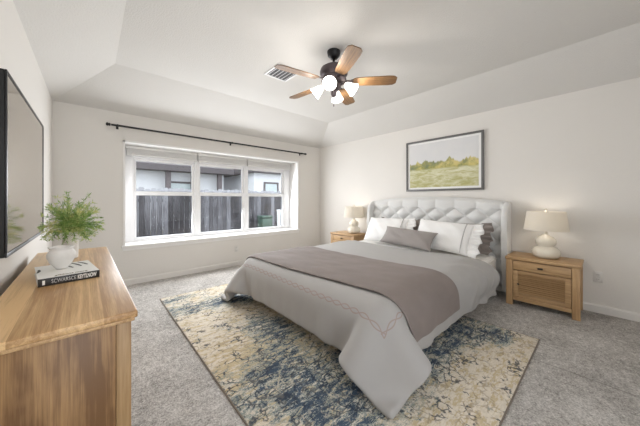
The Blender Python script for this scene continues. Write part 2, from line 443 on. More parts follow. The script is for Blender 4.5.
WY = YB+.30                                # window plane front
glass_x = [(.522, 1.325), (1.466, 2.255), (2.395, 3.21)]
units = [(.36, 1.395), (1.395, 2.325), (2.325, 3.405)]
ZS0, ZS1, RZ0, RZ1, ZG1 = .57, 2.035, 1.285, 1.35, 1.825
for k, ((u0, u1), (g0, g1)) in enumerate(zip(units, glass_x)):
    w = bpy.data.objects.new('window_%d' % (k+1), None); COL.objects.link(w); w['kind'] = 'structure'
    bm = bmesh.new()
    e = .035
    box(bm, u0, g0-e, WY, WY+.09, ZS0, ZS1, .004); box(bm, g1+e, u1, WY, WY+.09, ZS0, ZS1, .004)
    box(bm, g0-e, g1+e, WY, WY+.09, ZG1+e, ZS1, .004); box(bm, g0-e, g1+e, WY, WY+.09, ZS0, ZS0+.022, .004)
    struct('window_frame', bm, 'vinyl', w, 'auto')
    bm = bmesh.new(); y0, y1 = WY+.035, WY+.07            # upper sash sits further out
    box(bm, g0-e, g0, y0, y1, RZ0, ZG1+e, .003); box(bm, g1, g1+e, y0, y1, RZ0, ZG1+e, .003); box(bm, g0, g1, y0, y1, ZG1, ZG1+e, .003); box(bm, g0, g1, y0, y1, RZ0+.01, RZ1, .003)
    up = struct('upper_sash', bm, 'vinyl', w, 'auto')
    bm = bmesh.new(); box(bm, g0-.004, g1+.004, WY+.05, WY+.054, RZ1-.004, ZG1+.004); struct('pane', bm, 'glass', up)
    bm = bmesh.new(); y0, y1 = WY+.008, WY+.04
    zb = ZS0+.022
    box(bm, g0-e, g0, y0, y1, zb, RZ1-.005, .003); box(bm, g1, g1+e, y0, y1, zb, RZ1-.005, .003); box(bm, g0, g1, y0, y1, zb, zb+.036, .003); box(bm, g0, g1, y0, y1, RZ0, RZ1-.005, .003)
    lo = struct('lower_sash', bm, 'vinyl', w, 'auto')
    bm = bmesh.new(); box(bm, g0-.004, g1+.004, WY+.022, WY+.026, zb+.03, RZ0+.004); struct('pane', bm, 'glass', lo)

# raised blinds, one per window unit
bl_lab = ['raised white slat blind over the window nearest the potted plant',
          'raised white slat blind over the middle window',
          'raised white slat blind over the window nearest the bed']
for k, (u0, u1) in enumerate([(.385, 1.39), (1.40, 2.32), (2.33, 3.385)]):
    b = thing('window_blind', bl_lab[k], 'blind', ((u0+u1)/2, WY-.05, WZ1-.014), 0, 'raised blinds over the window')
    h = (u1-u0)/2
    bbox('headrail', 'blind', b, (-h, h, -.022, .028, -.045, -.001), .004)
    bm = bmesh.new()
    for i in range(12):
        z = -.052-.0062*i; s = random.uniform(-.003, .003)
        box(bm, -h+.008, h-.008, -.024+s, .026+s, z-.0026, z+.0016)
    obj('slats', bm, 'blind', b)
    bbox('bottom_rail', 'blind', b, (-h+.006, h-.006, -.024, .026, -.146, -.126), .004)
    if k == 0:
        bm = bmesh.new(); tube(bm, [(-h+.06, -.03, -.03), (-h+.06, -.032, -.5), (-h+.062, -.03, -.72)], .0035, 6); obj('tilt_wand', bm, 'vinyl', b, True)

# ------------------------------------------------------------------ curtain rod
cr = thing('curtain_rod', 'thin black curtain rod on brackets above the window', 'curtain rod', (.20, YB, 2.235))
RL = 3.33; ry = -.085
bm = bmesh.new(); tube(bm, [(0, ry, 0), (RL, ry, 0)], .014, 12); obj('rod', bm, 'black', cr, 'auto')
for x in (-.005, RL+.005):
    s = -1 if x < 1 else 1
    bm = bmesh.new(); lathe(bm, [(.010, 0), (.02, .004), (.022, .012), (.014, .018), (.021, .026), (.024, .036), (.018, .046), (.006, .05)], 16, Matrix.Translation((x, ry, 0)) @ Matrix.Rotation(s*PI/2, 4, 'Y'))
    obj('finial', bm, 'black', cr, True)
for x in (.07, RL*.505, RL-.07):
    bm = bmesh.new(); box(bm, x-.014, x+.014, -.008, -.001, -.035, .03, .002); tube(bm, [(x, -.004, 0), (x, ry, -.002)], .007, 8); box(bm, x-.009, x+.009, ry-.017, ry+.017, -.018, .016, .004)
    obj('bracket', bm, 'black', cr, 'auto')

# ------------------------------------------------------------------ outside: yard, fence, neighbour's house
bm = bmesh.new(); box(bm, -14, 26, YB+WD+.02, 40, -.35, -.3); struct('ground', bm, 'dirt')
fe = thing('wooden_fence', 'weathered grey board fence in the yard outside the window', 'fence', (-4, 9.0, -.3))
bm = bmesh.new(); x = 0; rnd = random.Random(3)
while x < 19:
    hgt = 1.86+rnd.uniform(-.035, .035); w_ = .144
    prism(bm, [(x, 0), (x+w_, 0), (x+w_, hgt-.03), (x+w_-.03, hgt), (x+.03, hgt), (x, hgt-.03)], -.01+rnd.uniform(0, .008), .012, 'y'); x += .152
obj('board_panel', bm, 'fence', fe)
for z in (.35, 1.45):
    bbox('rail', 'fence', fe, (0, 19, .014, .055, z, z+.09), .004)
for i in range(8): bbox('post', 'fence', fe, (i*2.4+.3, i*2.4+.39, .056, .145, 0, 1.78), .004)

hs = thing('neighbour_house', 'pale house with dark eaves rising behind the grey fence', 'house', (0, 13.5, -.3))
bbox('wall', 'siding', hs, (-7, 5.7, 1.2, 8, 0, 3.3), 0)
bbox('wing_wall', 'siding', hs, (6.9, 18, -.2, 6.5, 0, 3.2), 0)
bm = bmesh.new(); prism(bm, [(.45, 2.92), (8.3, 2.92), (8.3, 3.2), (4, 4.2), (.45, 3.2)], -7.4, 6.0, 'x'); obj('roof', bm, 'roof_dark', hs)
bm = bmesh.new(); prism(bm, [(-.6, 3.05), (7, 3.05), (7, 3.2), (3, 4.2), (-.6, 3.2)], 6.6, 18.4, 'x'); obj('roof', bm, 'roof_dark', hs)
for xx in (2.7, 3.85, 5.2): bbox('porch_post', 'post_brown', hs, (xx, xx+.22, .7, .9, 0, 2.91), .01)
for x0, x1, z0, z1, yy in ((-.6, .9, .9, 2.2, 1.2), (2.95, 4.1, .9, 2.35, 1.2), (7.6, 8.4, 1.0, 2.45, -.2), (9.3, 10.3, 1.0, 2.45, -.2)):
    bm = bmesh.new(); box(bm, x0-.1, x1+.1, yy-.05, yy-.002, z0-.1, z0); box(bm, x0-.1, x1+.1, yy-.05, yy-.002, z1, z1+.1); box(bm, x0-.1, x0, yy-.05, yy-.002, z0, z1); box(bm, x1, x1+.1, yy-.05, yy-.002, z0, z1)
    f = obj('window', bm, 'post_brown', hs); bbox('pane', 'house_glass', f, (x0, x1, yy-.03, yy-.004, z0, z1), 0)

ub = thing('utility_box', 'dark green utility box in front of the fence outside', 'utility box', (4.88, 8.55, -.3))
bbox('cabinet', 'green_metal', ub, (-.21, .21, -.2, .2, 0, .82), .02); bbox('lid', 'green_metal', ub, (-.23, .23, -.22, .22, .83, .91), .03)
bm = bmesh.new(); lathe(bm, [(.07, 0), (.07, 1.06), (.085, 1.065), (.085, 1.12), (.07, 1.13)], 16); vp = obj('vent_pipe', bm, 'pvc', None, 'auto', (5.36, 8.35, -.3))
tag(vp, 'white upright pipe beside the green utility box outside', 'pipe')

# ------------------------------------------------------------------ rug
RX0, RX1, RY0, RY1 = .62, 2.89, .37, 3.62
rg = thing('area_rug', 'distressed cream, navy and teal rug under the bed', 'rug', (RX0, RY0, 0))
bbox('pile', 'rug', rg, (.008, RX1-RX0-.008, .008, RY1-RY0-.008, .001, .012), .003)
bm = bmesh.new(); w_, l_ = RX1-RX0, RY1-RY0
for b in ((0, w_, 0, .008), (0, w_, l_-.008, l_), (0, .008, .008, l_-.008), (w_-.008, w_, .008, l_-.008)): box(bm, *b, .001, .011, .002)
obj('binding', bm, 'rug_edge', rg)

# ------------------------------------------------------------------ bed
BX0, BX1, BY0, BY1 = 1.36, 3.90, .92, 2.90
BTOP = .50
bed = thing('bed', 'king bed with pale grey tufted wingback headboard', 'bed', (2.65, 1.95, 0))
def L(x0, x1, y0, y1, z0, z1): return (x0-2.65, x1-2.65, y0-1.95, y1-1.95, z0, z1)
bbox('side_rail', 'headboard', bed, L(BX0+.05, 3.86, BY0+.02, BY0+.08, .10, .30), .015, 3)
bbox('side_rail', 'headboard', bed, L(BX0+.05, 3.86, BY1-.08, BY1-.02, .10, .30), .015, 3)
bbox('foot_rail', 'headboard', bed, L(BX0+.05, BX0+.11, BY0+.085, BY1-.085, .10, .30), .015, 3)
bbox('slat_base', 'oak_x', bed, L(BX0+.12, 3.85, BY0+.09, BY1-.09, .20, .285), .004)
for sx in (BX0+.10, 3.70):
    for sy in (BY0+.09, BY1-.15): bbox('leg', 'dark_plastic', bed, L(sx, sx+.06, sy, sy+.06, .012 if sx < 2.8 else 0, .20), .004)
# headboard: back panel, tufted front, wings
HY0, HY1 = .80, 2.95
HC = (HY0+HY1)/2
def htop(y): return 1.245-.075*((y-HC)/(.5*(HY1-HY0)))**2
bm = bmesh.new()
NY = 40
pts = [(HY0+.04-1.95, .12)]+[(HY1-.04-1.95, .12)]+[((HY1-.04)-(HY1-HY0-.08)*k/NY-1.95, htop((HY1-.04)-(HY1-HY0-.08)*k/NY)) for k in range(NY+1)]
prism(bm, pts, 3.985-2.65, 4.045-2.65, 'x'); obj('headboard_back', bm, 'headboard', bed)
NYG, NZG = 220, 90
dw, dh = .278, .215                           # diamond size
rows = [1.09-dh/2*k for k in range(6)]
def tuft(y, z):
    zt = htop(y); y_ = y-HC
    edge = min(1, max(0, (zt-z)/.05)); edge = math.sqrt(1-(1-edge)**2)
    if z > rows[0]:
        a = math.cos(PI*y_/dw); return (.038+.028*abs(a)**.45)*edge
    q = (z-rows[0])/dh
    a = abs(math.cos(PI*(y_/dw+q))); b = abs(math.cos(PI*(y_/dw-q)))
    return (.016+.052*(min(a, 1)*min(b, 1))**.55)*edge
bm = bmesh.new(); g = []
for i in range(NYG+1):
    y = HY0+.07+(HY1-HY0-.14)*i/NYG; col = []
    for j in range(NZG+1):
        z = .30+(htop(y)-.30)*(1-(1-j/NZG)**1.15)
        col.append(bm.verts.new((3.985-tuft(y, z)-2.65, y-1.95, z)))
    col.append(bm.verts.new((3.99-2.65, y-1.95, htop(y)))); g.append(col)
for a, b in zip(g, g[1:]):
    for j in range(NZG+1): bm.faces.new((a[j], a[j+1], b[j+1], b[j]))
obj('tufted_panel', bm, 'headboard', bed, True)
# piping-like padded top border
bm = bmesh.new(); tube(bm, [(4.0-2.65, y-1.95, htop(y)-.012) for y in np.linspace(HY0+.06, HY1-.06, 30)], .030, 12); obj('top_border', bm, 'headboard', bed, True)
nb = 0
for r, z in enumerate(rows):
    for k in range(-5, 6):
        y = HC+(k+.5)*dw if r % 2 == 0 else HC+k*dw
        if HY0+.12 < y < HY1-.12 and z > .55:
            bm = bmesh.new(); lathe(bm, [(.013, 0), (.012, .005), (.007, .009), (.001, .010)], 12, Matrix.Translation((3.985-.018-2.65, y-1.95, z)) @ Matrix.Rotation(-PI/2, 4, 'Y'))
            obj('button', bm, 'headboard', bed, True)
for s in (0, 1):
    bm = bmesh.new()
    y0, y1 = (HY0, HY0+.065) if s == 0 else (HY1-.065, HY1)
    prof = [(4.05, .06), (4.05, htop(HY0)+.015), (3.98, htop(HY0)+.02), (3.90, htop(HY0)-.005), (3.845, htop(HY0)-.06), (3.82, htop(HY0)-.15), (3.815, .80), (3.83, .55), (3.845, .30), (3.85, .06)]
    prism(bm, [(a-2.65, b) for a, b in prof], y0-1.95, y1-1.95, 'y')
    bmesh.ops.bevel(bm, geom=list(bm.edges), offset=.022, segments=3, profile=.5, affect='EDGES', clamp_overlap=True)
    obj('headboard_wing', bm, 'headboard', bed, 'auto')

mt = thing('mattress', 'white mattress on the bed, edge bare beside the pillows', 'mattress', (2.65, 1.95, .29))
bm = bmesh.new(); box(bm, BX0+.04-2.65, 3.90-2.65, BY0-1.95, BY1-1.95, 0, BTOP-.29, .06, 5); obj('cover', bm, 'mattress', mt, 'auto')
for z in (.03, BTOP-.29-.03):
    bm = bmesh.new(); e = .004
    loop = [(BX0+.10, BY0-e), (3.84, BY0-e), (3.895, BY0+.055), (3.895, BY1-.055), (3.84, BY1+e), (BX0+.10, BY1+e), (BX0+.04-e, BY1-.06), (BX0+.04-e, BY0+.06), (BX0+.10, BY0-e)]
    tube(bm, [(a-2.65, b-1.95, z) for a, b in loop], .007, 6); obj('piping', bm, 'mattress', mt, True)

# ---- duvet: position-based cloth laid over the mattress block
OF, OS = .33, .34                              # overhang at the foot, at the sides
HX = 3.30                                      # head end of the duvet
H = .0345
nu = int(round((HX-BX0+OF)/H))+1; nv = int(round((BY1-BY0+2*OS+.07)/H))+1
def simulate():
    rng = np.random.RandomState(4)
    U = (np.arange(nu)*H); V = (np.arange(nv)*H)
    X = np.zeros((nu, nv, 3)); X[..., 0] = HX-(nu-1)*H+U[:, None]; X[..., 1] = BY0-OS+V[None, :]
    X[..., 2] = BTOP+.06+.004*rng.rand(nu, nv)
    # the head end is slightly fanned, as thrown back by hand
    vy = (X[..., 1]-BY0)/(BY1-BY0)
    k = np.clip((X[..., 0]-2.3)/1.0, 0, 1)
    X[..., 0] += k*(-.10+.34*np.clip(.30-vy, 0, .45)+.30*np.clip(vy-.85, 0, .3))   # head end cut in a shallow curve, as turned back by hand
    P = X.copy()
    lo = np.array([BX0+.11, BY0+.11, -.5]); hi = np.array([4.6, BY1-.11, BTOP+.02-.14]); R = .14
    top = ((X[..., 0] > BX0+.16) & (X[..., 1] > BY0+.13) & (X[..., 1] < BY1-.13)).reshape(-1)
    rest = X.reshape(-1, 3).copy(); rest[:, 2] = BTOP+.02+.006*np.sin(rest[:, 0]*5+1)*np.sin(rest[:, 1]*4)+.006
    cons = []; r_ = X.reshape(-1, 3)[:, :2].copy()
    def add(di, dj, k):
        for par in (0, 1):
            I, J = np.meshgrid(np.arange(nu), np.arange(nv), indexing='ij')
            ok = (I+di < nu) & (J+dj < nv) & (J+dj >= 0)
            sel = ((I//max(di, 1)) % 2 == par) if di else ((J//max(dj, 1)) % 2 == par)
            ok &= sel
            a = (I*nv+J)[ok]; b = ((I+di)*nv+J+dj)[ok]
            cons.append((a, b, np.sqrt(((r_[a]-r_[b])**2).sum(1)), k))
    add(1, 0, 1.); add(0, 1, 1.); add(1, 1, .5); add(1, -1, .5); add(2, 0, .35); add(0, 2, .35); add(4, 0, .10); add(0, 4, .10); add(3, 3, .06); add(3, -3, .06)
    # the two foot corners are thick and stay spread like flat lobes
    A_, B_ = [], []
    q_ = int(.42/H)
    for i in range(q_):
        for j in range(q_):
            if j > i+2:
                A_.append(i*nv+j); B_.append(j*nv+i); A_.append(i*nv+nv-1-j); B_.append(j*nv+nv-1-i)
    A_, B_ = np.array(A_), np.array(B_)
    cons.append((A_, B_, np.sqrt(((r_[A_]-r_[B_])**2).sum(1)), .85))
    x = P.reshape(-1, 3); v = np.zeros_like(x); dt = 1/60
    for step in range(170):
        v[:, 2] -= 9.8*dt; v *= .965
        p = x+v*dt
        for it in range(12):
            for a, b, l, k in cons:
                d = p[b]-p[a]; n = np.sqrt((d*d).sum(1))+1e-9
                c = (.5*k*(n-l)/n)[:, None]*d
                p[a] += c; p[b] -= c
            q = np.clip(p, lo, hi); d = p-q; n = np.sqrt((d*d).sum(1)); ins = n < R
            if ins.any():
                dd = d[ins]; nn = n[ins]
                deep = nn < 1e-6
                if deep.any(): dd[deep] = (0, 0, 1); nn[deep] = 1
                t_ = q[ins]+dd/nn[:, None]*R
                p[ins] = t_
                # friction
                p[ins] = p[ins]*.6+.4*(x[ins]+((p[ins]-x[ins])*(dd/nn[:, None])).sum(1)[:, None]*(dd/nn[:, None]))
            p[:, 2] = np.maximum(p[:, 2], .042)
            p[top] = rest[top]
        v = (p-x)/dt; x = p
    return x.reshape(nu, nv, 3)
DV = simulate()
for i in range(nu):
    for j in range(nv):
        x, y, z = DV[i, j]
        for sd, ye in ((-1, BY0), (1, BY1)):
            dn = max(0, min(1, (BTOP+.03-z)/.3)); kx = max(0, min(1, (x-2.35)/.8)); kx = kx*kx*(3-2*kx)
            if sd*(y-ye) > -.16:
                DV[i, j, 1] += sd*kx*(.10*math.sin(PI*min(1, dn*.8+.05))+.022*dn*math.sin(x*21+z*6)+.012*math.sin(x*37-z*17)*min(1, dn*4))
                DV[i, j, 2] += kx*.012*math.sin(x*17+y*23)
U0 = OF-.10                                     # where the foot fold falls in cloth metres
M['duvet'] = duvet_mat(OF-.02, OS-.02, (nv-1)*H-OS-.07+.02)
def sample(u, v):                               # bilinear read of the cloth, u, v in metres
    a = min(max(u/H, 0), nu-1.001); b = min(max(v/H, 0), nv-1.001); i, j = int(a), int(b); s, t_ = a-i, b-j
    return (1-s)*((1-t_)*DV[i, j]+t_*DV[i, j+1])+s*((1-t_)*DV[i+1, j]+t_*DV[i+1, j+1])
def grid_obj(name, G, mat, thick, offset, lv, uvf=None, loc=(0, 0, 0), parent=None):
    a, b = G.shape[:2]
    me = bpy.data.meshes.new(name)
    faces = [(i*b+j, (i+1)*b+j, (i+1)*b+j+1, i*b+j+1) for i in range(a-1) for j in range(b-1)]
    me.from_pydata([tuple(q) for q in (G.reshape(-1, 3)-np.array(loc))], [], faces)
    if uvf:
        uv = me.uv_layers.new(name='UVMap')
        for lp in me.loops: uv.data[lp.index].uv = uvf(lp.vertex_index // b, lp.vertex_index % b)
    for p in me.polygons: p.use_smooth = True
    me.materials.append(M[mat])
    o = bpy.data.objects.new(name, me); COL.objects.link(o); o.location = loc
    if parent: o.parent = parent
    k = o.modifiers.new('thickness', 'SOLIDIFY'); k.thickness = thick; k.offset = offset
    if lv: subsurf(o, lv)
    return o
dvo = grid_obj('duvet', DV, 'duvet', .05, 0, 1, lambda i, j: (i*H, j*H), (2.3, 1.95, BTOP))
tag(dvo, 'light grey duvet with brown chain embroidery spread over the bed', 'duvet')

# ---- throw laid across the foot end, following the duvet
uA, uB = OF+.05, OF+.05+.86
vA, vB = .11, (nv-1)*H-.15
n1_, n2_ = 34, 100
G = np.zeros((n1_, n2_, 3))
for i in range(n1_):
    for j in range(n2_):
        fv = j/(n2_-1); s = i/(n1_-1)
        G[i, j] = sample(uA+(uB-uA)*s+.015*math.sin(fv*7+1)+.13*(1-fv)**1.5, vA+(vB-vA)*fv)
for _ in range(6):
    K = G.copy(); K[1:-1, 1:-1] = (G[:-2, 1:-1]+G[2:, 1:-1]+G[1:-1, :-2]+G[1:-1, 2:])/4; K[0, 1:-1] = (G[0, :-2]+G[0, 2:])/2; K[-1, 1:-1] = (G[-1, :-2]+G[-1, 2:])/2; G = .5*G+.5*K
du = np.gradient(G, axis=0); dv_ = np.gradient(G, axis=1); N = np.cross(du, dv_); N /= np.linalg.norm(N, axis=2, keepdims=True)
if N[n1_//2, n2_//2, 2] < 0: N = -N
ii, jj = np.meshgrid(np.arange(n1_), np.arange(n2_), indexing='ij')
wr = .004*np.sin(ii*.55+jj*.12)+.003*np.sin(ii*.2-jj*.31+1)
G = G+N*(.037+np.abs(wr))[..., None]
tho = grid_obj('throw_blanket', G, 'throw', .014, 0, 1, None, (1.85, 1.95, BTOP))
tag(tho, 'taupe throw blanket folded across the foot of the grey duvet', 'blanket')

# ------------------------------------------------------------------ pillows
def pillow_bm(w, h, t, n=26, pinch=.06, seed=0, lump=.006):
    bm = bmesh.new(); rnd = np.random.RandomState(seed); ph = rnd.rand(6)*6
    def P(u, v, s):
        x = u*w/2*(1-pinch*(1-abs(v)**2.2)*abs(u)**3); y = v*h/2*(1-pinch*(1-abs(u)**2.2)*abs(v)**3)
        k = max(0, (1-abs(u)**2.6))*max(0, (1-abs(v)**2.6))
        z = s*t/2*k**.55+lump*math.sin(5*u+ph[0])*math.sin(4*v+ph[1])*k+lump*.6*math.sin(11*u+7*v+ph[2])*k
        return (x, y, z)
    tb = {}
    for s in (1, -1):
        for i in range(n+1):
            for j in range(n+1):
                if s == -1 and (i in (0, n) or j in (0, n)): tb[s, i, j] = tb[1, i, j]; continue
                a, b = -math.cos(PI*i/n), -math.cos(PI*j/n)
                a, b = .6*a+.4*(2*i/n-1), .6*b+.4*(2*j/n-1)
                tb[s, i, j] = bm.verts.new(P(a, b, s))
        for i in range(n):
            for j in range(n):
                q = (tb[s, i, j], tb[s, i+1, j], tb[s, i+1, j+1], tb[s, i, j+1])
                bm.faces.new(q if s == 1 else q[::-1])
    return bm
def ruffle_bm(h, depth, waves, amp, side, thick=.006, n=90, m_=6, splay=1.08):
    """a gathered strip standing off one end of a pillow"""
    bm = bmesh.new(); g = []
    for s in (0, 1):
        for i in range(n+1):
            v = 2*i/n-1; row = []
            for j in range(m_+1):
                d = j/m_
                z = amp*d*math.sin(waves*PI*v+1.3*math.sin(3*v))+(thick/2)*(1-2*s)
                x = side*(depth*d*(1+.12*math.sin(waves*.5*v*PI+2)))
                row.append(bm.verts.new((x, v*h/2*(1+(splay-1)*d), z)))
            g.append(row)
    for s in (0, 1):
        for i in range(n):
            for j in range(m_):
                a, b = g[s*(n+1)+i], g[s*(n+1)+i+1]; bm.faces.new((a[j], b[j], b[j+1], a[j+1]))
    for i in range(n):
        for j in (0, m_):
            a, b, c, d = g[i][j], g[i+1][j], g[n+2+i][j], g[n+1+i][j]; bm.faces.new((a, b, c, d))
    for i in (0, n):
        for j in range(m_): bm.faces.new((g[i][j], g[i][j+1], g[n+1+i][j+1], g[n+1+i][j]))
    return bm
def put(o, yc, xb, zb, h, lean, roll=0, yaw=0):
    """stand a pillow (local x = width, local y = height, local z = face) leaning on the headboard; base at xb, zb"""
    c, s = math.cos(lean), math.sin(lean)
    # face normal looks to -X and up; width runs along -Y
    ex = Vector((0, -1, 0)); ey = Vector((s, 0, c)); ez = ex.cross(ey)
    R = Matrix((ex, ey, ez)).transposed().to_4x4()
    R = Matrix.Rotation(yaw, 4, 'Z') @ R @ Matrix.Rotation(roll, 4, 'Z')
    ctr = Vector((xb, yc, zb))+ey*(h/2)
    o.matrix_world = Matrix.Translation(ctr) @ R
def sham(label, seed, w=.84, h=.43):
    t = thing('pillow_sham', label, 'pillow', group='white shams against the headboard')
    obj('cushion', pillow_bm(w-.11, h, .18, seed=seed, pinch=.05, lump=.010), 'white_cloth', t, True)
    bm = ruffle_bm(h*.98, .135, 6.5, .015, 1, splay=1.06); bmesh.ops.translate(bm, verts=bm.verts, vec=(w/2-.085, 0, 0)); obj('ruffle', bm, 'white_cloth', t, True)
    # stitched band beside the ruffle, riding on the front face
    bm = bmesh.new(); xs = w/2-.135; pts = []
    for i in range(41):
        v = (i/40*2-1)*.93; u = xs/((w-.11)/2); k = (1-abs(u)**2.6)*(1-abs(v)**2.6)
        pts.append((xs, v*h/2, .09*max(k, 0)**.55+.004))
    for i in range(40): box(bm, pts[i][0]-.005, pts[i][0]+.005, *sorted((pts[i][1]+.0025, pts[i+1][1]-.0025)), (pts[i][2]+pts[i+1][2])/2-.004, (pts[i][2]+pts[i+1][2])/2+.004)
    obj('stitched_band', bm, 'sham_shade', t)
    return t
def ruffled(label, seed, w=.84, h=.41):
    t = thing('ruffled_pillow', label, 'pillow', group='taupe ruffled pillows at the back')
    obj('cushion', pillow_bm(w-.16, h-.02, .15, seed=seed), 'taupe_cloth', t, True)
    for s in (-1, 1):
        bm = ruffle_bm(h*.98, .13 if s > 0 else .08, 6, .024, s, splay=1.06, n=110); bmesh.ops.translate(bm, verts=bm.verts, vec=(s*(w/2-.115), 0, 0)); obj('ruffle', bm, 'taupe_cloth', t, True)
    return t
put(ruffled('taupe ruffled pillow sticking out past the white sham, nearest the outlet-side nightstand', 5), 1.385, 3.68, BTOP+.03, .41, math.radians(22))
put(ruffled('taupe pillow mostly hidden behind the white sham by the far lamp', 6), 2.27, 3.68, BTOP+.03, .41, math.radians(22))
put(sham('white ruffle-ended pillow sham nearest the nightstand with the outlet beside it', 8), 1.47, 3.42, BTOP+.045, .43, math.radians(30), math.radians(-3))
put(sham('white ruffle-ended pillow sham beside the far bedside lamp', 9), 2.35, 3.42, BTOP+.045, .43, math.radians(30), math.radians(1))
lum = thing('lumbar_cushion', 'small grey-brown oblong cushion in front of the white shams', 'cushion')
obj('cover', pillow_bm(.80, .29, .14, seed=3, pinch=.09, lump=.008), 'grey_cushion', lum, True)
put(lum, 1.85, 3.20, BTOP+.075, .29, math.radians(40), math.radians(-3))

# ------------------------------------------------------------------ nightstands and lamps
NW, ND, NH = .615, .42, .557
def nightstand(label, loc):
    n = thing('nightstand', label, 'nightstand', loc, 0, 'oak nightstands beside the bed')
    # local: front looks to -x, width along y, base centre
    hw, hd = NW/2, ND/2
    bbox('top', 'night_y', n, (-hd-.012, hd, -hw-.008, hw+.008, NH-.032, NH), .006)
    for sx in (-hd, hd-.045):
        for sy in (-hw, hw-.062): bbox('leg', 'night_z', n, (sx, sx+.045, sy, sy+.062, 0, NH-.034), .003)
    for sy in (-hw+.012, hw-.028): bbox('side_panel', 'night_z', n, (-hd+.046, hd-.046, sy, sy+.016, .075, NH-.034), 0)
    bbox('back_panel', 'night_y', n, (hd-.03, hd-.018, -hw+.063, hw-.063, .075, NH-.034), 0)
    bbox('bottom_rail', 'night_y', n, (-hd+.006, -hd+.03, -hw+.063, hw-.063, .06, .105), .003)
    bbox('shelf', 'night_y', n, (-hd+.031, hd-.032, -hw+.03, hw-.03, .09, .105), 0)
    d = bbox('drawer', 'night_y', n, (-hd+.004, -hd+.024, -hw+.066, hw-.066, NH-.145, NH-.040), .004)
    bm = bmesh.new(); box(bm, -hd-.018, -hd+.004, -.022, .022, NH-.103, NH-.085, .004); obj('pull', bm, 'knob', d, 'auto')
    z0, z1 = .109, NH-.151; y0, y1 = -hw+.066, hw-.066; st = .048
    bm = bmesh.new()
    for b in ((y0, y0+st, z0, z1), (y1-st, y1, z0, z1), (y0+st, y1-st, z0, z0+st*.8), (y0+st, y1-st, z1-st*.8, z1)): box(bm, -hd+.004, -hd+.026, *b, .003)
    dr = obj('door', bm, 'night_y', n, 'auto')
    bm = bmesh.new(); k = 0; z = z0+st*.8+.006
    while z < z1-st*.8-.008:
        prism(bm, [(-hd+.004, z), (-hd+.004, z+.004), (-hd+.026, z+.016), (-hd+.026, z+.012)], y0+st, y1-st, 'y'); z += .0205
    box(bm, -hd+.027, -hd+.030, y0+st, y1-st, z0+st*.8, z1-st*.8)
    obj('louvre_panel', bm, 'night_y', dr)
    bm = bmesh.new(); lathe(bm, [(.005, 0), (.005, .01), (.010, .014), (.011, .02), (.006, .025)], 12, Matrix.Translation((-hd+.004, y1-st*.45-.03, (z0+z1)/2)) @ Matrix.Rotation(-PI/2, 4, 'Y')); obj('knob', bm, 'knob', dr, True)
    return n
N1 = (3.845, .465, 0); N2 = (3.845, 3.42, 0)
ns = nightstand('light oak louvred nightstand standing beside the wall outlet', N1)
dup(ns, N2, 0, 'light oak nightstand mostly hidden behind the bed near the room corner')

def lamp(label, loc):
    l = thing('table_lamp', label, 'lamp', loc, 0, 'gourd table lamps on the nightstands')
    prof = [(.075, 0), (.098, .006), (.120, .028), (.128, .060), (.122, .092), (.100, .118), (.070, .132), (.072, .14), (.087, .156), (.093, .185), (.087, .214), (.065, .238), (.038, .25), (.03, .262), (.022, .265)]
    bm = bmesh.new(); lathe(bm, prof, 40); obj('base', bm, 'ceramic', l, True)
    bm = bmesh.new(); lathe(bm, [(.016, .262), (.016, .30), (.010, .302), (.010, .35)], 16); obj('neck', bm, 'ceramic', l, 'auto')
    bm = bmesh.new(); z0, z1 = .315, .525; ro, ri = .198, .170
    lathe(bm, [(ro, z0), (ri, z1), (ri-.004, z1), (ro-.004, z0), (ro, z0)], 48, None, False, False)
    bmesh.ops.remove_doubles(bm, verts=bm.verts, dist=1e-5); sh = obj('shade', bm, 'shade', l, 'auto')
    bm = bmesh.new()
    for a in range(3): tube(bm, [(0, 0, z1-.012), (ri*.985*math.cos(a*2*PI/3), ri*.985*math.sin(a*2*PI/3), z1-.006)], .002, 6)
    tube(bm, [(0, 0, .35), (0, 0, z1-.01)], .0025, 6); obj('spider', bm, 'bronze', sh)
    bm = bmesh.new(); lathe(bm, [(.006, z1-.012), (.006, z1+.005), (.013, z1+.012), (.015, z1+.022), (.009, z1+.033), (.002, z1+.036)], 16); obj('finial', bm, 'ceramic', l, True)
    bm = bmesh.new(); lathe(bm, [(.012, .352), (.014, .365), (.028, .395), (.030, .415), (.02, .438), (.003, .446)], 16); obj('bulb', bm, 'bulb', l, True)
    pl = bpy.data.lights.new('bedside_glow', 'POINT'); pl.energy = .45; pl.color = (1, .9, .77); pl.shadow_soft_size = .035
    po = bpy.data.objects.new('bedside_glow', pl); COL.objects.link(po); po.parent = l; po.location = (.0, 0, .47)
    return l
lp = lamp('cream double-gourd table lamp on the nightstand beside the outlet', (3.86, .445, NH))
dup(lp, (3.86, 3.30, NH), 0, 'cream table lamp on the far nightstand by the room corner')

# ------------------------------------------------------------------ picture on the headboard wall
pc = thing('framed_picture', 'dark-framed green and yellow landscape above the headboard', 'picture', (XR, 1.695, 1.772), -PI/2)
# local: x to the viewer's right, -y into the room
pw, ph_ = 1.165/2, .83/2
bm = bmesh.new(); fw = .030
for b in ((-pw, pw, -ph_, -ph_+fw), (-pw, pw, ph_-fw, ph_), (-pw, -pw+fw, -ph_+fw, ph_-fw), (pw-fw, pw, -ph_+fw, ph_-fw)): box(bm, b[0], b[1], -.035, -.002, b[2], b[3], .002)
obj('frame', bm, 'frame_grey', pc, 'auto')
bbox('mat_board', 'mat_board', pc, (-pw+fw, pw-fw, -.018, -.012, -ph_+fw, ph_-fw), 0)
bbox('print', 'picture', pc, (-pw+fw+.035, pw-fw-.035, -.0205, -.0182, -ph_+fw+.03, ph_-fw-.03), 0)

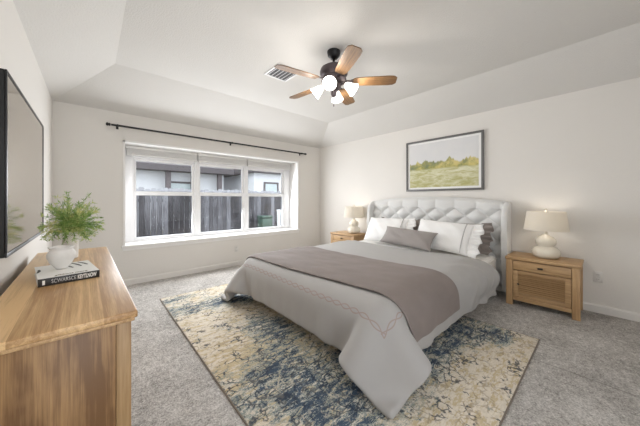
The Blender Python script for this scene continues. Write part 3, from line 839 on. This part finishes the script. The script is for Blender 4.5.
# ------------------------------------------------------------------ ceiling fan
fan = thing('ceiling_fan', 'bronze ceiling fan with five wooden blades and lit globes', 'ceiling fan', (1.86, 1.86, 0))
bm = bmesh.new(); lathe(bm, [(.068, ZC), (.068, ZC-.012), (.062, ZC-.045), (.035, ZC-.075), (.018, ZC-.082)], 32); obj('canopy', bm, 'black', fan, 'auto')
bm = bmesh.new(); lathe(bm, [(.012, ZC-.08), (.012, ZC-.15)], 16); obj('downrod', bm, 'black', fan, True)
bm = bmesh.new(); lathe(bm, [(.03, 2.60), (.06, 2.598), (.10, 2.585), (.135, 2.56), (.145, 2.53), (.14, 2.50), (.12, 2.475), (.125, 2.465), (.13, 2.44), (.11, 2.42), (.07, 2.41)], 40); obj('motor_housing', bm, 'bronze', fan, 'auto')
bm = bmesh.new(); lathe(bm, [(.06, 2.415), (.075, 2.40), (.075, 2.37), (.05, 2.345), (.03, 2.335), (.03, 2.30), (.02, 2.28), (.004, 2.272)], 32); obj('light_kit', bm, 'bronze', fan, 'auto')
for k in range(5):
    a = math.radians(-46.6+72*k)
    R = Matrix.Rotation(a, 4, 'Z')
    bm = bmesh.new()
    out = [(.20, -.045), (.235, -.058), (.40, -.066), (.55, -.069), (.605, -.064), (.632, -.04), (.632, .04), (.605, .064), (.55, .069), (.40, .066), (.235, .058), (.20, .045)]
    prism(bm, out, -.004, .004); T = R @ Matrix.Translation((0, 0, 2.425)) @ Matrix.Rotation(math.radians(-12), 4, 'X')
    b = obj('blade', bm, 'fan_wood', fan, 'auto'); b.matrix_local = T
    bm = bmesh.new(); prism(bm, [(.10, -.018), (.17, -.014), (.22, -.04), (.275, -.03), (.25, 0), (.275, .03), (.22, .04), (.17, .014), (.10, .018)], .0045, .011)
    for sx, sy in ((.235, -.022), (.235, .022)): lathe(bm, [(.006, .011), (.006, .014)], 8, Matrix.Translation((sx, sy, 0)))
    obj('blade_iron', bm, 'bronze', b)
for k in range(4):
    a = math.radians(214+90*k)
    arm = [(.045*math.cos(a), .045*math.sin(a), 2.385), (.10*math.cos(a), .10*math.sin(a), 2.405), (.125*math.cos(a), .125*math.sin(a), 2.39)]
    bm = bmesh.new(); tube(bm, arm, .010, 10); obj('light_arm', bm, 'bronze', fan, True)
    T = Matrix.Rotation(a, 4, 'Z') @ Matrix.Translation((.118, 0, 2.395)) @ Matrix.Rotation(math.radians(128), 4, 'Y')
    bm = bmesh.new(); lathe(bm, [(.018, 0), (.03, .012), (.042, .04), (.050, .07), (.063, .105), (.068, .115), (.064, .115), (.059, .104), (.046, .07), (.038, .04), (.026, .014), (.014, .004)], 28, T, False, False)
    sh = obj('light_shade', bm, 'lit_glass', fan, True)
    bm = bmesh.new(); lathe(bm, [(.01, .01), (.024, .05), (.028, .07), (.02, .09), (.003, .098)], 16, T, True, True); obj('bulb', bm, 'bulb', sh, True)
    pl = bpy.data.lights.new('fan_lamp', 'POINT'); pl.energy = 4.0; pl.color = (1, .95, .89); pl.shadow_soft_size = .05
    po = bpy.data.objects.new('fan_lamp', pl); COL.objects.link(po); po.parent = fan; po.location = (T @ Vector((0, 0, .15)))
bm = bmesh.new(); tube(bm, [(.0, .0, 2.275), (.002, 0, 2.2)], .0015, 6); lathe(bm, [(.002, 2.175), (.006, 2.18), (.006, 2.195), (.002, 2.202)], 10); obj('pull_chain', bm, 'bronze', fan, True)

# ceiling air vent
av = thing('air_vent', 'white louvred air vent on the ceiling behind the fan', 'vent', (1.71, 2.585, ZC), 0)
bm = bmesh.new(); a, b = .155, .165
for q in ((-a, a, -b, -b+.022), (-a, a, b-.022, b), (-a, -a+.022, -b+.022, b-.022), (a-.022, a, -b+.022, b-.022)): box(bm, *q, -.012, -.001, .003)
obj('frame', bm, 'vinyl', av, 'auto')
bbox('backing', 'vent_dark', av, (-a+.021, a-.021, -b+.021, b-.021, -.003, -.001), 0)
bm = bmesh.new()
for i in range(6):
    x = -a+.036+i*.046
    prism(bm, [(x+.012, -.003), (x-.004, -.012), (x-.002, -.0135), (x+.0145, -.003)], -b+.022, b-.022, 'y')
obj('louvres', bm, 'vinyl', av)

# ------------------------------------------------------------------ wall outlets
def outlet(label, loc, rz):
    o = thing('wall_outlet', label, 'outlet', loc, rz, 'white wall outlets')
    bbox('plate', 'outlet', o, (-.036, .036, -.006, -.0005, -.058, .058), .003)
    for z in (-.026, .026):
        r = bbox('receptacle', 'outlet', o, (-.017, .017, -.009, -.006, z-.015, z+.015), .003)
        bm = bmesh.new(); box(bm, -.008, -.005, -.0098, -.009, z-.003, z+.007); box(bm, .005, .008, -.0098, -.009, z-.003, z+.007); obj('slots', bm, 'slot', r)
    return o
ot = outlet('white outlet on the wall beside the nightstand', (XR, .045, .385), -PI/2)
dup(ot, (2.0, YB, .31), 0, 'white outlet on the wall below the window')

# ------------------------------------------------------------------ television
tv = thing('television', 'large black flat television mounted on the wall above the dresser', 'television', (XL, 2.52, 1.39))
# screen faces +x
ty, tz = .63, .447
bbox('wall_mount', 'black', tv, (.001, .02, -.2, .2, -.15, .15), .002)
bbox('body', 'dark_plastic', tv, (.02, .052, -ty, ty, -tz, tz), .003)
bm = bmesh.new(); e = .014
for q in ((-ty, ty, -tz, -tz+e+.006), (-ty, ty, tz-e, tz), (-ty, -ty+e, -tz+e+.006, tz-e), (ty-e, ty, -tz+e+.006, tz-e)): box(bm, .0525, .060, *q, .001)
obj('bezel', bm, 'black', tv, 'auto')
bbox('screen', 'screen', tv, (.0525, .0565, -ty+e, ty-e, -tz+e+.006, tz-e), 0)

# ------------------------------------------------------------------ dresser
DX0, DX1, DY0, DY1, DH = -.30, .118, 1.18, 2.97, .80
dr = thing('dresser', 'long light oak dresser standing under the television', 'dresser', ((DX0+DX1)/2, (DY0+DY1)/2, 0), math.radians(.9))
hx, hy = (DX1-DX0)/2, (DY1-DY0)/2
bbox('top', 'oak_top', dr, (-hx, hx, -hy, hy, DH-.026, DH), .005, 3)
bm = bmesh.new(); box(bm, -hx+.002, hx-.008, -hy+.008, hy-.008, DH-.040, DH-.0265, .004, 2); obj('top_moulding', bm, 'oak_y', dr, 'auto')
bx = hx-.018; by = hy-.018
for sx in (-bx, bx-.045):
    for sy in (-by, by-.045): bbox('corner_post', 'oak_post', dr, (sx, sx+.045, sy, sy+.045, 0, DH-.041), .002)
for sy in (-by+.004, by-.024): bbox('end_panel', 'oak_end', dr, (-bx+.046, bx-.046, sy, sy+.02, .07, DH-.041), .001)
bbox('back_panel', 'oak_y', dr, (-bx+.005, -bx+.02, -by+.046, by-.046, .07, DH-.041), 0)
bbox('plinth', 'oak_y', dr, (bx-.03, bx-.008, -by+.046, by-.046, .05, .12), .002)
bbox('middle_post', 'oak_z', dr, (bx-.03, bx-.004, -.025, .025, .121, DH-.041), .002)
for cy0, cy1 in ((-by+.05, -.029), (.029, by-.05)):
    for r in range(3):
        z0 = .125+r*.21
        d = bbox('drawer', 'oak_y', dr, (bx-.028, bx-.006, cy0, cy1, z0, z0+.203), .004)
        for fy in (.28, .72):
            y = cy0+(cy1-cy0)*fy
            bm = bmesh.new(); lathe(bm, [(.006, 0), (.006, .012), (.014, .018), (.015, .026), (.007, .03)], 14, Matrix.Translation((bx-.006, y, z0+.10)) @ Matrix.Rotation(PI/2, 4, 'Y')); obj('knob', bm, 'knob', d, True)

# ------------------------------------------------------------------ book, bowl and plant on the dresser
BW, BD, BH = .226, .35, .038
bk = thing('book', 'thick white-covered book with black lettered spine on the dresser', 'book', (-.078, 1.815, DH), math.radians(8))
# local: spine on y=0 side facing -y, pages behind
bbox('page_block', 'pages', bk, (-BW/2+.004, BW/2-.004, .004, BD-.004, .0035, BH-.0035), 0)
bm = bmesh.new(); box(bm, -BW/2, BW/2, .0025, BD, BH-.003, BH, .001); box(bm, -BW/2, BW/2, .0025, BD, .0002, .003, .001); obj('cover', bm, 'paper', bk)
bbox('spine', 'spine', bk, (-BW/2, BW/2, -.001, .0022, .0002, BH), .001)
def text(name, body, mat, parent, loc, rot, size, width=None, shear=0, off=0):
    c = bpy.data.curves.new(name, 'FONT'); c.body = body; c.size = size; c.extrude = .0003; c.align_x = 'LEFT'; c.align_y = 'CENTER'; c.shear = shear; c.offset = off
    o = bpy.data.objects.new(name, c); COL.objects.link(o); o.data.materials.append(M[mat]); o.parent = parent; o.location = loc; o.rotation_euler = rot
    if width:
        bpy.context.view_layer.update(); w0 = max(o.dimensions.x, 1e-4); o.scale = (width/w0, 1, 1)
    bpy.context.view_layer.update()
    me = bpy.data.meshes.new_from_object(o.evaluated_get(bpy.context.evaluated_depsgraph_get()))
    r = bpy.data.objects.new(name, me); r.parent = parent; r.location = loc; r.rotation_euler = rot; r.scale = o.scale
    bpy.data.objects.remove(o); COL.objects.link(r); r.name = name
    return r
text('spine_lettering', 'SCWARSCE', 'grey_ink', bk, (-.068, -.0014, BH/2), (PI/2, 0, 0), .026, .088)
text('spine_lettering', 'KEYTLNOW', 'white_ink', bk, (.026, -.0014, BH/2), (PI/2, 0, 0), .028, .074, 0, .0012)
bbox('publisher_mark', 'white_ink', bk, (-.098, -.089, -.0018, -.001, .008, .029), 0)
text('cover_script', 'gibbons more', 'goldink', bk, (-.055, .035, BH+.0004), (0, 0, 0), .034, .125, .35, .0008)
for i, (x0, y0, x1, y1) in enumerate(((-.028, .235, -.022, .185), (-.002, .27, .027, .175), (.034, .315, .063, .19), (.063, .325, .092, .21), (-.108, .16, -.100, .24))):
    bm = bmesh.new()
    tube(bm, [(x0, y0, BH+.0003), ((x0+x1)/2+.004, (y0+y1)/2, BH+.0003), (x1, y1, BH+.0003)], [.004, .0065, .004], 8)
    for q in bm.verts: q.co.z = BH+.0002+(q.co.z-BH)*.12+.0006
    obj('brush_stroke', bm, 'ink', bk)

bm = bmesh.new()
lathe(bm, [(.028, 0), (.036, .006), (.062, .034), (.079, .066), (.078, .084), (.067, .098), (.061, .104), (.068, .114), (.071, .120), (.064, .120), (.055, .106), (.058, .098), (.068, .082), (.069, .064), (.052, .034), (.024, .012)], 40, None, True, True)
for q in bm.verts:
    q.co.x *= .74; q.co.y *= .74
    q.co *= 1+.018*math.sin(q.co.x*70+q.co.z*50)*math.cos(q.co.y*60)
bw = obj('bowl', bm, 'plaster', None, True, (-.122, 2.00, DH+BH)); bw.location.z = DH+BH+.0015; tag(bw, 'round white plaster pot with open rim on top of the book', 'pot')

pp = thing('potted_plant', 'feathery green plant in a plain white vase behind the pot', 'plant', (-.112, 2.55, DH))
bm = bmesh.new(); lathe(bm, [(.036, 0), (.042, .006), (.044, .08), (.042, .15), (.040, .18), (.042, .19), (.036, .19), (.035, .15), (.036, .08), (.025, .02)], 32); obj('vase', bm, 'plaster', pp, 'auto')
rnd = random.Random(11)
bs = bmesh.new(); bl = bmesh.new()
for k in range(84):
    a = rnd.uniform(0, 2*PI); e = rnd.uniform(.1, 1.0)**.8
    ln = rnd.uniform(.20, .32)*(1-.42*e)
    p = Vector((rnd.uniform(-.018, .018), rnd.uniform(-.018, .018), .18)); pts = [p.copy()]
    th = .04+.58*e
    dirv = Vector((math.sin(th)*math.cos(a)+.08, math.sin(th)*math.sin(a), math.cos(th))).normalized()
    for s in range(8):
        dirv = (dirv+Vector((math.cos(a)*.05*e, math.sin(a)*.05*e, -.08-.62*max(0, e-.55)))).normalized()
        p = p+dirv*ln/8; pts.append(p.copy())
    for q in pts: q.x = max(q.x, -.135)
    tube(bs, pts, [.0018-.00015*i for i in range(9)], 5)
    for i in range(2, 9):
        for _ in range(9):
            q = pts[i]+Vector((rnd.uniform(-.006, .006), rnd.uniform(-.006, .006), rnd.uniform(-.006, .006)))
            d = (dirv*.7+Vector((rnd.gauss(0, 1), rnd.gauss(0, 1), rnd.gauss(0.1, .8)))*.6).normalized()
            sd = d.cross(Vector((rnd.gauss(0, 1), rnd.gauss(0, 1), rnd.gauss(0, 1)))).normalized()
            l_ = rnd.uniform(.018, .040); w_ = rnd.uniform(.0016, .0030); nn = d.cross(sd)
            A = [q, q+d*l_*.45+sd*w_, q+d*l_-nn*.004, q+d*l_*.45-sd*w_, q+d*l_*.45+nn*.0012]
            vv = [bl.verts.new((max(c.x, -.15), c.y, c.z)) for c in A]
            bl.faces.new((vv[0], vv[1], vv[4])); bl.faces.new((vv[1], vv[2], vv[4])); bl.faces.new((vv[2], vv[3], vv[4])); bl.faces.new((vv[3], vv[0], vv[4]))
obj('stems', bs, 'stem', pp, True); obj('foliage', bl, 'leaf', pp)
